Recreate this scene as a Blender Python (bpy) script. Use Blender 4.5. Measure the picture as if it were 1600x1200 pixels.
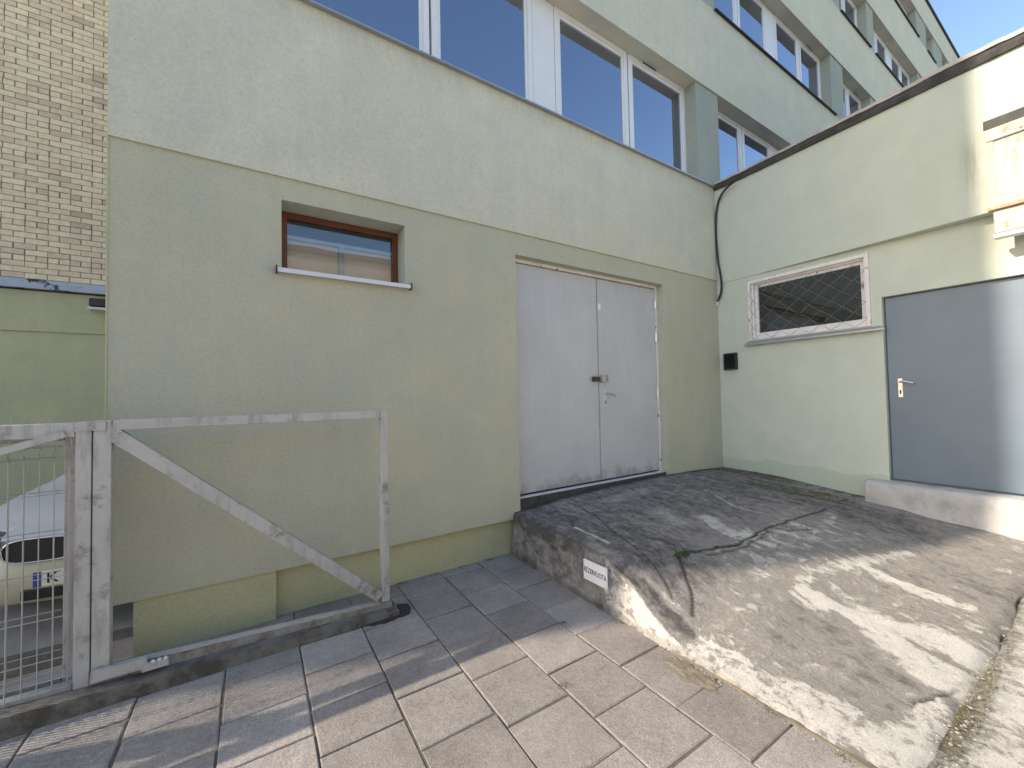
import bpy, bmesh, math, random
from mathutils import Vector, Matrix, noise as mnoise
random.seed(7)
S = bpy.context.scene
for o in list(bpy.data.objects):
    bpy.data.objects.remove(o)
COL = S.collection

# ------------------------------------------------------------------ camera
# world: x along the main facade, y into it, z up; z = 0 is eye level, pavement at GZ
GZ = -1.67
yaw, pit, rol = .5680048, .0284242, -.0196823
fw = Vector((math.sin(yaw)*math.cos(pit), math.cos(yaw)*math.cos(pit), math.sin(pit)))
rt = Vector((math.cos(yaw), -math.sin(yaw), 0)); up = rt.cross(fw)
c, s = math.cos(rol), math.sin(rol)
rt, up = c*rt + s*up, -s*rt + c*up
cd = bpy.data.cameras.new('camera'); cam = bpy.data.objects.new('camera', cd); COL.objects.link(cam)
m3 = Matrix((rt, up, -fw)).transposed()
cam.matrix_world = Matrix.Translation((-6.20316, -3.59377, 0)) @ m3.to_4x4()
cd.sensor_fit = 'HORIZONTAL'; cd.sensor_width = 36; cd.lens = 36*629.193/1600
cd.clip_start = .05; cd.clip_end = 2000
S.camera = cam

# ------------------------------------------------------------------ sky, sun, exposure
SUN_EL = math.radians(30); SL = -.345
W = bpy.data.worlds.new('World'); S.world = W; W.use_nodes = True
wn = W.node_tree; wn.nodes.clear()
sky = wn.nodes.new('ShaderNodeTexSky'); sky.sky_type = 'NISHITA'; sky.sun_disc = False
sky.sun_elevation = SUN_EL; sky.sun_rotation = math.atan2(-1, -SL)
sky.air_density = 1.0; sky.dust_density = .8; sky.ozone_density = 1.0
hs = wn.nodes.new('ShaderNodeHueSaturation'); hs.inputs['Saturation'].default_value = 1.15
bg = wn.nodes.new('ShaderNodeBackground'); bg.inputs['Strength'].default_value = .15
wo = wn.nodes.new('ShaderNodeOutputWorld')
wn.links.new(sky.outputs[0], hs.inputs['Color']); wn.links.new(hs.outputs[0], bg.inputs[0]); wn.links.new(bg.outputs[0], wo.inputs[0])
sd = bpy.data.lights.new('sun', 'SUN'); sd.energy = 2.55; sd.angle = math.radians(.53); sd.color = (1, .965, .91)
sun = bpy.data.objects.new('sun', sd); COL.objects.link(sun)
sdir = Vector((1, SL, -math.tan(SUN_EL)*math.hypot(1, SL)))
sun.rotation_euler = sdir.to_track_quat('-Z', 'Y').to_euler()
V = S.view_settings; V.view_transform = 'Standard'; V.look = 'None'; V.gamma = 1; V.use_curve_mapping = False
V.use_white_balance = True; V.white_balance_temperature = 7900; V.white_balance_tint = 10
V.exposure = 1.36

# ------------------------------------------------------------------ helpers
def link(o, parent=None):
    COL.objects.link(o)
    if parent is not None: o.parent = parent
    return o
def obj(name, verts, faces, mat, parent=None, smooth=False):
    me = bpy.data.meshes.new(name); me.from_pydata([tuple(v) for v in verts], [], faces); me.update()
    if mat: me.materials.append(mat)
    if smooth:
        for p in me.polygons: p.use_smooth = True
    return link(bpy.data.objects.new(name, me), parent)
def thing(name, label, cat, loc=(0, 0, 0), group=None):
    o = bpy.data.objects.new(name, None); o.empty_display_size = .2; COL.objects.link(o)
    o['label'] = label; o['category'] = cat
    if group: o['group'] = group
    return o
def tag(o, label=None, cat=None, group=None, kind=None):
    if label: o['label'] = label
    if cat: o['category'] = cat
    if group: o['group'] = group
    if kind: o['kind'] = kind
    return o
class MB:
    """collects shapes, builds ONE mesh object"""
    def __init__(s): s.b = bmesh.new()
    def box(s, x0, x1, y0, y1, z0, z1, bev=0):
        b = bmesh.new()
        vs = [b.verts.new((x, y, z)) for x in (x0, x1) for y in (y0, y1) for z in (z0, z1)]
        for f in ((0,1,3,2),(4,6,7,5),(0,4,5,1),(2,3,7,6),(0,2,6,4),(1,5,7,3)): b.faces.new([vs[i] for i in f])
        bmesh.ops.recalc_face_normals(b, faces=b.faces)
        if bev: bmesh.ops.bevel(b, geom=list(b.edges), offset=bev, segments=1, affect='EDGES')
        s.add(b); return s
    def add(s, b):
        me = bpy.data.meshes.new('t'); b.to_mesh(me); b.free(); s.b.from_mesh(me); bpy.data.meshes.remove(me)
    def poly(s, pts, faces):
        vs = [s.b.verts.new(p) for p in pts]
        for f in faces: s.b.faces.new([vs[i] for i in f])
        return s
    def hexa(s, pts):
        # 8 points: bottom ring 4, top ring 4
        b = bmesh.new(); vs = [b.verts.new(p) for p in pts]
        for f in ((3,2,1,0),(4,5,6,7),(0,1,5,4),(1,2,6,5),(2,3,7,6),(3,0,4,7)): b.faces.new([vs[i] for i in f])
        bmesh.ops.recalc_face_normals(b, faces=b.faces); s.add(b); return s
    def bar(s, p0, p1, w, d, upv=(0, 1, 0), bev=0):
        p0, p1 = Vector(p0), Vector(p1); a = (p1-p0).normalized(); u = Vector(upv); u = (u - a*u.dot(a)).normalized(); v = a.cross(u)
        pts = [p + u*(su*d/2) + v*(sv*w/2) for p in (p0, p1) for su, sv in ((-1,-1),(1,-1),(1,1),(-1,1))]
        s.hexa(pts); return s
    def tube(s, pts, r, n=6, close=True):
        pts = [Vector(p) for p in pts]; rings = []
        for i, p in enumerate(pts):
            t = (pts[min(i+1, len(pts)-1)] - pts[max(i-1, 0)]).normalized()
            a = Vector((0, 0, 1)) if abs(t.z) < .9 else Vector((0, 1, 0))
            u = t.cross(a).normalized(); v = t.cross(u)
            rings.append([s.b.verts.new(p + (u*math.cos(k*2*math.pi/n) + v*math.sin(k*2*math.pi/n))*r) for k in range(n)])
        for A, B in zip(rings, rings[1:]):
            for k in range(n): s.b.faces.new((A[k], A[(k+1) % n], B[(k+1) % n], B[k]))
        if close: s.b.faces.new(rings[0][::-1]); s.b.faces.new(rings[-1])
        return s
    def ring(s, x0, x1, z0, z1, w, y0, y1):
        """rectangular frame in the xz plane, mitred into four butted bars"""
        s.box(x0, x0+w, y0, y1, z0, z1); s.box(x1-w, x1, y0, y1, z0, z1)
        s.box(x0+w, x1-w, y0, y1, z0, z0+w); s.box(x0+w, x1-w, y0, y1, z1-w, z1); return s
    def ring_x(s, y0, y1, z0, z1, w, x0, x1):
        s.box(x0, x1, y0, y0+w, z0, z1); s.box(x0, x1, y1-w, y1, z0, z1)
        s.box(x0, x1, y0+w, y1-w, z0, z0+w); s.box(x0, x1, y0+w, y1-w, z1-w, z1); return s
    def build(s, name, mat, parent=None, smooth=False):
        me = bpy.data.meshes.new(name); bmesh.ops.recalc_face_normals(s.b, faces=s.b.faces); s.b.to_mesh(me); s.b.free()
        if mat: me.materials.append(mat)
        if smooth:
            for p in me.polygons: p.use_smooth = True
        return link(bpy.data.objects.new(name, me), parent)
def box(name, x0, x1, y0, y1, z0, z1, mat, parent=None, bev=0):
    return MB().box(x0, x1, y0, y1, z0, z1, bev).build(name, mat, parent)

# ------------------------------------------------------------------ materials
class NT:
    def __init__(s, name):
        s.m = bpy.data.materials.new(name); s.m.use_nodes = True; s.t = s.m.node_tree; s.t.nodes.clear()
        s.out = s.n('ShaderNodeOutputMaterial'); s.p = s.n('ShaderNodeBsdfPrincipled'); s.l(s.p.outputs[0], s.out.inputs[0])
        s._c = None
    def n(s, k, **kw):
        x = s.t.nodes.new(k)
        for a, b in kw.items(): setattr(x, a, b)
        return x
    def l(s, a, b): s.t.links.new(a, b)
    def co(s):
        if s._c is None: s._c = s.n('ShaderNodeTexCoord').outputs['Object']
        return s._c
    def scale(s, v):
        x = s.n('ShaderNodeMapping'); x.inputs['Scale'].default_value = v; s.l(s.co(), x.inputs[0]); return x.outputs[0]
    def noise(s, sc, det=3, rough=.55, vec=None, dist=0):
        x = s.n('ShaderNodeTexNoise'); x.inputs['Scale'].default_value = sc; x.inputs['Detail'].default_value = det
        x.inputs['Roughness'].default_value = rough; x.inputs['Distortion'].default_value = dist
        s.l(vec or s.co(), x.inputs['Vector']); return x.outputs['Fac']
    def ramp(s, fac, stops):
        x = s.n('ShaderNodeValToRGB'); e = x.color_ramp.elements
        while len(e) < len(stops): e.new(.5)
        for el, (p, cc) in zip(e, stops):
            el.position = p; el.color = (*cc, 1) if isinstance(cc, (tuple, list)) else (cc, cc, cc, 1)
        s.l(fac, x.inputs[0]); return x.outputs[0]
    def mix(s, a, b, fac, mode='MIX'):
        x = s.n('ShaderNodeMix', data_type='RGBA', blend_type=mode)
        for sock, v in ((x.inputs[0], fac), (x.inputs[6], a), (x.inputs[7], b)):
            if isinstance(v, (int, float)): sock.default_value = v
            elif isinstance(v, (tuple, list)): sock.default_value = (*v, 1)
            else: s.l(v, sock)
        return x.outputs[2]
    def math(s, op, a, b=None, clamp=False):
        x = s.n('ShaderNodeMath', operation=op, use_clamp=clamp)
        for i, v in enumerate((a, b)):
            if v is None: continue
            if isinstance(v, (int, float)): x.inputs[i].default_value = v
            else: s.l(v, x.inputs[i])
        return x.outputs[0]
    def bump(s, h, st=.3, d=.01):
        x = s.n('ShaderNodeBump'); x.inputs['Strength'].default_value = st; x.inputs['Distance'].default_value = d
        s.l(h, x.inputs['Height']); s.l(x.outputs[0], s.p.inputs['Normal'])
    def fin(s, col=None, rough=.8, metal=0, spec=None):
        if col is not None:
            if isinstance(col, (tuple, list)): s.p.inputs['Base Color'].default_value = (*col, 1)
            else: s.l(col, s.p.inputs['Base Color'])
        if isinstance(rough, (int, float)): s.p.inputs['Roughness'].default_value = rough
        else: s.l(rough, s.p.inputs['Roughness'])
        s.p.inputs['Metallic'].default_value = metal
        if spec is not None: s.p.inputs['Specular IOR Level'].default_value = spec
        return s.m

def stucco(name, col, var=.06, bs=.55, grain=150, streak=.03, under_sill=()):
    k = NT(name)
    big = k.ramp(k.noise(.9, 4, .6), [(.3, 1-var), (.7, 1+var*.5)])
    c1 = k.mix(col, big, 1, 'MULTIPLY')
    c1 = k.mix(c1, (col[0]*.88, col[1]*.92, col[2]*.97), k.ramp(k.noise(1.7, 4, .6), [(.38, 0.0), (.62, .8)]))
    st = k.ramp(k.noise(1, 3, .6, k.scale((7, 7, .5))), [(.35, 1-streak), (.65, 1.0)])
    c1 = k.mix(c1, st, 1, 'MULTIPLY')
    c1 = k.mix(c1, k.ramp(k.noise(42, 4, .7), [(.3, .90), (.5, 1.0), (.72, 1.07)]), 1, 'MULTIPLY')
    c1 = k.mix(c1, (col[0]*.72, col[1]*.70, col[2]*.66), k.ramp(k.noise(3.2, 6, .75, None, .5), [(.54, 0.0), (.74, .35)]))
    if under_sill:
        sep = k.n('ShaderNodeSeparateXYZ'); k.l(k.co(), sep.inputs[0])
        for zt, dep, stg in under_sill:
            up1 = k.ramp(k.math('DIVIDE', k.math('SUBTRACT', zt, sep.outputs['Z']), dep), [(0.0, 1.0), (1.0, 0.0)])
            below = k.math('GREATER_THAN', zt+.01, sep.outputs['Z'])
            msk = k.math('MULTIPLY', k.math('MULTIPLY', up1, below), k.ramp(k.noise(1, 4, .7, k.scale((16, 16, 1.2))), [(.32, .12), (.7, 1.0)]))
            c1 = k.mix(c1, (.27, .235, .17), k.math('MULTIPLY', msk, stg))  # brown streaked band, fading downward from each given height
    g = k.noise(grain, 2, .7)
    c1 = k.mix(c1, k.ramp(g, [(.3, .88), (.7, 1.06)]), 1, 'MULTIPLY')
    g2 = k.noise(grain*.35, 3, .6)
    k.bump(k.math('ADD', g, g2), bs, .004)
    return k.fin(c1, .92, 0, .2)

M = {}
M['upper'] = stucco('pale_grey_green_render', (.655, .635, .52), .09, under_sill=((3.25, .22, .45), (6.265, .2, .35), (9.015, .2, .3)))
M['lower'] = stucco('olive_green_render', (.535, .52, .405), .10)
M['plinth'] = stucco('olive_plinth_render', (.56, .53, .33), .1)
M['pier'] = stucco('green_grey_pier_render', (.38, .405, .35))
def annex_mat():
    k = NT('mint_green_render')
    col = k.mix((.51, .58, .52), (.57, .58, .49), k.noise(.7, 3))
    col = k.mix(col, k.ramp(k.noise(3, 5, .65), [(.3, .93), (.7, 1.03)]), 1, 'MULTIPLY')
    sep = k.n('ShaderNodeSeparateXYZ'); k.l(k.co(), sep.inputs[0])
    # damp repainted band along the foot of the wall, its top edge uneven
    n1 = k.noise(2.2, 3, .6)
    edge = k.math('ADD', sep.outputs['Z'], k.math('MULTIPLY', n1, .22))
    band = k.ramp(k.math('MULTIPLY', k.math('ADD', edge, 1.0), 6), [(.44, 1.0), (.5, 0.0)])
    col = k.mix(col, (.42, .48, .39), k.math('MULTIPLY', band, .7))
    # sooty runs near the metal cabinet
    n2 = k.noise(1, 4, .65, k.scale((9, 9, 1.1)))
    yy = k.math('ABSOLUTE', k.math('ADD', sep.outputs['Y'], 2.76))
    zz = k.math('ABSOLUTE', k.math('ADD', sep.outputs['Z'], -2.2))
    fall = k.math('MULTIPLY', k.ramp(k.math('MULTIPLY', yy, 3.0), [(0, 1.0), (.35, 0.0)]), k.ramp(zz, [(.1, 1.0), (.65, 0.0)]))
    run = k.math('MULTIPLY', fall, k.ramp(n2, [(.48, 0.0), (.75, .75)]))
    col = k.mix(col, (.13, .13, .09), run)
    g = k.noise(220, 2, .7); k.bump(k.math('ADD', g, k.noise(14, 4, .6)), .22, .006)
    return k.fin(col, .88, 0, .25)
M['annex'] = annex_mat()
def simple(name, col, rough=.6, metal=0, var=.12, sc=6, bump=0, bsc=80):
    k = NT(name)
    cc = k.mix(col, k.ramp(k.noise(sc, 4, .6), [(.3, 1-var), (.7, 1+var*.4)]), 1, 'MULTIPLY')
    if bump: k.bump(k.noise(bsc, 3, .6), bump, .004)
    return k.fin(cc, rough, metal)
def worn(name, base, under, rough=.6, metal=0, lo=.55, hi=.62, sc=9, grime=None):
    """paint or metal with patches of rust or grime showing"""
    k = NT(name)
    cc = k.mix(base, k.ramp(k.noise(4, 4, .6), [(.3, .86), (.7, 1.03)]), 1, 'MULTIPLY')
    if grime:
        cc = k.mix(cc, grime, k.ramp(k.noise(1, 4, .7, k.scale((14, 14, 2.2))), [(.5, 0.0), (.75, .55)]))
    cc = k.mix(cc, under, k.ramp(k.noise(sc, 5, .7), [(lo, 0.0), (hi, 1.0)]))
    k.bump(k.noise(60, 3, .6), .15, .003)
    return k.fin(cc, rough, metal)
def door_mat():
    k = NT('pale_grey_door_paint'); sep = k.n('ShaderNodeSeparateXYZ'); k.l(k.co(), sep.inputs[0])
    cc = k.mix((.525, .53, .56), k.ramp(k.noise(1.3, 4, .6), [(.3, .90), (.7, 1.03)]), 1, 'MULTIPLY')
    cc = k.mix(cc, k.ramp(k.noise(1, 4, .7, k.scale((20, 20, 1.2))), [(.35, .95), (.6, 1.0)]), 1, 'MULTIPLY')
    low = k.ramp(k.math('ADD', k.math('MULTIPLY', k.math('ADD', sep.outputs['Z'], 1.09), 2.6), k.math('MULTIPLY', k.math('ADD', k.noise(5, 5, .7), -.5), 1.3)), [(.05, .75), (.32, 0.0)])
    cc = k.mix(cc, (.24, .235, .235), low)
    cc = k.mix(cc, (.30, .24, .18), k.ramp(k.noise(13, 5, .8), [(.70, 0.0), (.78, .6)]))
    k.bump(k.noise(2.2, 3, .5), .12, .02)
    return k.fin(cc, .48, 0)
M['door'] = door_mat()
M['door2'] = simple('blue_grey_door_paint', (.142, .19, .245), .42, 0, .12, 1.6, .08, 30)
M['white_pvc'] = simple('white_window_plastic', (.72, .74, .78), .35, 0, .04)
M['sill'] = simple('grey_metal_flashing', (.36, .39, .44), .4, .5, .12, 5)
M['sill_white'] = simple('white_metal_sill', (.66, .69, .76), .4, .1, .06)
M['brownwood'] = simple('brown_window_frame', (.16, .048, .02), .45, 0, .25, 18)
M['galv'] = worn('galvanised_steel', (.50, .49, .485), (.20, .18, .165), .5, .2, .54, .72, 10, (.16, .14, .125))
M['rail'] = worn('grimy_steel_rail', (.34, .325, .31), (.16, .115, .08), .7, .2, .42, .62, 8)
M['white_rust'] = worn('white_paint_flaking_to_rust', (.78, .75, .75), (.33, .13, .05), .6, 0, .60, .65, 8, (.60, .52, .47))
M['cab_white'] = worn('sun_bleached_white_panel', (.42, .405, .39), (.26, .15, .09), .5, 0, .54, .72, 7, (.20, .13, .09))
M['rustlip'] = worn('rusty_angle_iron', (.50, .30, .17), (.62, .56, .5), .7, .1, .5, .62, 7)
M['black'] = simple('black_plastic', (.018, .02, .022), .5, 0, .2)
M['felt'] = simple('bitumen_roofing', (.065, .064, .066), .85, 0, .55, 9, .6, 40)
M['wire'] = simple('bright_fence_wire', (.42, .425, .43), .4, .4, .15, 20)
M['rustwire'] = simple('dull_rusty_wire', (.33, .29, .25), .6, .5, .35, 30)
M['chrome'] = simple('chrome', (.75, .76, .78), .15, 1, .05)
M['steel'] = simple('brushed_steel', (.62, .63, .65), .3, .8, .1)
M['dark_metal'] = simple('dark_metal', (.05, .05, .055), .5, .4, .3)
M['carpaint'] = simple('silver_car_paint', (.60, .62, .64), .2, .1, .02)
M['carbump'] = simple('beige_grey_bumper', (.52, .49, .37), .4, 0, .05)
M['rubber'] = simple('tyre_rubber', (.02, .02, .02), .85, 0, .2)
M['paper'] = simple('white_paper', (.78, .78, .80), .8, 0, .05)
M['ink'] = simple('black_ink', (.02, .02, .02), .8, 0, .1)
M['eublue'] = simple('blue_plate_band', (.03, .08, .32), .5, 0, .05)
M['plate'] = simple('plate_white', (.85, .83, .72), .5, 0, .05)
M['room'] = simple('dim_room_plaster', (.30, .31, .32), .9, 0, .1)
M['curtain'] = simple('pale_blind_cloth', (.55, .57, .58), .9, 0, .1)
M['beige'] = simple('beige_reflection', (.80, .68, .56), .9, 0, .12, 3)  # reflected beige, put into a panel's colour
M['dirt'] = simple('dark_joint_dirt', (.15, .13, .108), .95, 0, .4, 20, .6, 90)
M['kerb'] = worn('grimy_kerb_concrete', (.17, .155, .14), (.075, .065, .055), .9, 0, .45, .62, 7)
M['asphalt'] = simple('worn_asphalt', (.33, .31, .29), .95, 0, .2, 3, .5, 120)
M['flash_rust'] = worn('blue_grey_flashing_with_rust', (.42, .46, .53), (.055, .03, .03), .5, .3, .57, .60, 3.2)
M['alleywall'] = stucco('olive_painted_wall', (.60, .59, .38), .08)
M['leaf'] = simple('weed_green', (.05, .11, .025), .7, 0, .4, 40)
M['dry'] = simple('dry_grass', (.24, .20, .10), .9, 0, .4, 40)
M['yleaf'] = simple('yellow_leaf', (.62, .45, .06), .7, 0, .2, 60)
def glass(name, tint, refl_col=(.76, .82, 1), base=.36):
    k = NT(name); k.t.nodes.remove(k.p)
    tr = k.n('ShaderNodeBsdfTransparent'); tr.inputs[0].default_value = (*tint, 1)
    gl = k.n('ShaderNodeBsdfGlossy'); gl.inputs[0].default_value = (*refl_col, 1); gl.inputs['Roughness'].default_value = .015
    fr = k.n('ShaderNodeFresnel'); fr.inputs[0].default_value = 1.6
    wv = k.noise(1.3, 2, .5); bp = k.n('ShaderNodeBump'); bp.inputs['Strength'].default_value = .06; bp.inputs['Distance'].default_value = .02
    k.l(wv, bp.inputs['Height']); k.l(bp.outputs[0], gl.inputs['Normal'])
    f = k.math('ADD', k.math('MULTIPLY', fr.outputs[0], 1.0), base, True)
    mx = k.n('ShaderNodeMixShader'); k.l(f, mx.inputs[0]); k.l(tr.outputs[0], mx.inputs[1]); k.l(gl.outputs[0], mx.inputs[2])
    k.l(mx.outputs[0], k.out.inputs[0]); return k.m
M['glass'] = glass('window_glass', (.50, .56, .62))
M['glass_clear'] = glass('clear_window_glass', (.96, .96, .96), (.85, .93, 1), .03)
M['glass_dark'] = glass('dusty_window_glass', (.42, .45, .48), (.8, .85, .9), .08)
def brick_mat():
    k = NT('sand_lime_brick')
    oi = k.n('ShaderNodeObjectInfo'); geo = k.n('ShaderNodeNewGeometry')
    big = k.noise(.8, 3, .6, geo.outputs['Position'])
    f = k.math('ADD', k.math('MULTIPLY', oi.outputs['Random'], .55), k.math('MULTIPLY', big, .75))
    cc = k.ramp(f, [(.40, (.88, .77, .58)), (.68, (.82, .70, .53)), (.88, (.73, .59, .46)), (1.0, (.60, .47, .37))])
    cc = k.mix(cc, k.ramp(k.noise(14, 4, .65, geo.outputs['Position']), [(.3, .84), (.7, 1.05)]), 1, 'MULTIPLY')
    k.bump(k.noise(60, 3, .6, geo.outputs['Position']), .2, .004)
    return k.fin(cc, .9, 0, .2)
M['brick'] = brick_mat()
M['mortar'] = simple('dark_mortar', (.30, .23, .18), .95, 0, .2, 10)
def slab_mat():
    k = NT('paving_concrete')
    oi = k.n('ShaderNodeObjectInfo'); geo = k.n('ShaderNodeNewGeometry'); P = geo.outputs['Position']
    cc = k.ramp(oi.outputs['Random'], [(0, (.285, .253, .237)), (.5, (.345, .308, .29)), (1, (.41, .368, .348))])
    cc = k.mix(cc, k.ramp(k.noise(2.3, 6, .7, P), [(.3, .72), (.65, 1.06)]), 1, 'MULTIPLY')
    cc = k.mix(cc, k.ramp(k.noise(150, 3, .85, P), [(.3, .55), (.5, 1.0), (.70, 1.38)]), 1, 'MULTIPLY')
    cc = k.mix(cc, k.ramp(k.noise(38, 5, .8, P), [(.32, .80), (.5, 1.0), (.7, 1.10)]), 1, 'MULTIPLY')
    blot = k.ramp(k.noise(9, 5, .75, P), [(.62, 0.0), (.72, .5)])
    cc = k.mix(cc, (.47, .43, .39), blot)
    spots = k.ramp(k.noise(26, 3, .8, P), [(.68, 0.0), (.76, .6)])
    cc = k.mix(cc, (.13, .115, .10), spots)
    k.bump(k.math('ADD', k.noise(150, 3, .8, P), k.noise(38, 4, .7, P)), .7, .006)
    return k.fin(cc, .9, 0, .25)
M['slab'] = slab_mat()
def ramp_mat():
    k = NT('weathered_ramp_concrete')
    at = k.n('ShaderNodeAttribute', attribute_name='stain_light'); sep = k.n('ShaderNodeSeparateColor'); k.l(at.outputs['Color'], sep.inputs[0])
    fine = k.noise(11, 9, .76, None, .5); mid = k.noise(1, 7, .74, k.scale((9, 3.4, 5)), .9); grit = k.noise(120, 4, .85)
    f = k.math('ADD', sep.outputs[0], k.math('MULTIPLY', k.math('ADD', fine, -.5), 1.35))
    f = k.math('ADD', f, k.math('MULTIPLY', k.math('ADD', mid, -.5), 1.25))
    cc = k.ramp(f, [(.0, (.105, .098, .096)), (.18, (.19, .175, .170)), (.34, (.27, .247, .236)), (.48, (.37, .34, .322)), (.58, (.45, .418, .395)), (.68, (.55, .518, .49)), (.85, (.64, .608, .575))])
    cc = k.mix(cc, k.ramp(grit, [(.3, .66), (.5, 1.0), (.72, 1.25)]), 1, 'MULTIPLY')
    pits = k.ramp(k.noise(75, 3, .75), [(.64, 0.0), (.70, .7)])
    cc = k.mix(cc, (.10, .088, .078), pits)
    mossf = k.math('MULTIPLY', sep.outputs[1], k.ramp(k.noise(16, 5, .75), [(.38, 0.0), (.6, 1.0)]))
    cc = k.mix(cc, (.085, .083, .03), mossf)
    cc = k.mix(cc, (.028, .024, .02), sep.outputs[2])
    k.bump(k.math('ADD', k.math('MULTIPLY', k.ramp(f, [(.46, 0.0), (.68, 1.0)]), 1.3), k.math('ADD', k.math('MULTIPLY', fine, 1.2), grit)), .9, .010)
    return k.fin(cc, .92, 0, .25)
M['ramp'] = ramp_mat()

# ------------------------------------------------------------------ ground
gs = 600
tag(obj('ground', [(-gs, -gs, GZ-.06), (gs, -gs, GZ-.06), (gs, gs, GZ-.06), (-gs, gs, GZ-.06)], [(0, 1, 2, 3)], M['asphalt']), kind='structure')
pav = thing('pavement', 'grey concrete slab pavement in front of the green wall', 'pavement'); del pav['category']; del pav['label']; pav['kind'] = 'structure'
MB().box(-9.6, -3.95, -5.4, .55, GZ-.05, GZ-.008).build('joint_bed', M['dirt'], pav)
def slab_mesh(w, d, seed):
    r = random.Random(seed); b = bmesh.new()
    def ring(ins, z): return [b.verts.new((sx*(w/2-ins)+r.uniform(-.0035, .0035), sy*(d/2-ins)+r.uniform(-.0035, .0035), z)) for sx, sy in ((-1,-1),(1,-1),(1,1),(-1,1))]
    A, B, C_ = ring(0, -.05), ring(0, -.004), ring(.006, 0)
    for P, Q in ((A, B), (B, C_)):
        for i in range(4): b.faces.new((P[i], P[(i+1) % 4], Q[(i+1) % 4], Q[i]))
    b.faces.new(C_)
    me = bpy.data.meshes.new('paving_slab'); b.to_mesh(me); b.free(); me.materials.append(M['slab']); return me
xs = [-3.915 - .4075*i for i in range(14)]
jr = random.Random(3)
for ci in range(13):
    x1, x0 = xs[ci], xs[ci+1]
    left = ci >= 3
    pitch = .335 if ci >= 4 else .39
    ph = {0: -1.42, 1: -1.23, 2: -1.42, 3: -1.31, 4: -1.135}.get(ci, -1.31 if ci % 2 else -1.135)
    meshes = [slab_mesh(x1-x0-.009, pitch-.009, 10*ci+j) for j in range(3)]
    y = ph + pitch*6
    while y > -4.4:
        yc = y - pitch/2; top = yc + pitch/2
        y -= pitch
        if top > .45: continue
        o = bpy.data.objects.new('paving_slab', jr.choice(meshes)); link(o, pav)
        o.location = ((x0+x1)/2 + jr.uniform(-.003, .003), yc + jr.uniform(-.004, .004), GZ + jr.uniform(-.003, .003))
        o.rotation_euler = (jr.uniform(-.007, .007), jr.uniform(-.007, .007), jr.uniform(-.010, .010))

# ------------------------------------------------------------------ concrete ramp (warped sheet, cracks, stains and painted sunlit tone)
gx = [-3.92, -3.3, -2.5, -1.2, 0]; gy = [0, -.7, -1.4, -2.0, -2.5, -3.05]
Gz = [[-1.235,-1.25,-1.27,-1.60,-1.65,-1.672],[-1.18,-1.21,-1.29,-1.48,-1.61,-1.67],[-1.15,-1.2,-1.31,-1.43,-1.56,-1.66],[-1.14,-1.2,-1.29,-1.38,-1.47,-1.58],[-1.185,-1.2,-1.27,-1.32,-1.37,-1.42]]
def lerp_idx(v, g):
    for i in range(len(g)-1):
        if (g[i] <= v <= g[i+1]) or (g[i] >= v >= g[i+1]): return i, (v-g[i])/(g[i+1]-g[i])
    return (0, 0) if abs(v-g[0]) < abs(v-g[-1]) else (len(g)-2, 1)
def rz(x, y):
    i, a = lerp_idx(x, gx); j, b = lerp_idx(y, gy)
    b2 = b*b*(3-2*b)*.4 + b*.6
    return (1-a)*((1-b2)*Gz[i][j]+b2*Gz[i][j+1]) + a*((1-b2)*Gz[i+1][j]+b2*Gz[i+1][j+1])
def sdist(x, y, pl):
    best = 9
    for (ax, ay), (bx, by) in zip(pl, pl[1:]):
        dx, dy = bx-ax, by-ay; t = max(0, min(1, ((x-ax)*dx+(y-ay)*dy)/(dx*dx+dy*dy+1e-9)))
        d = math.hypot(x-ax-t*dx, y-ay-t*dy)
        if d < best: best = d
    return best
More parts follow.
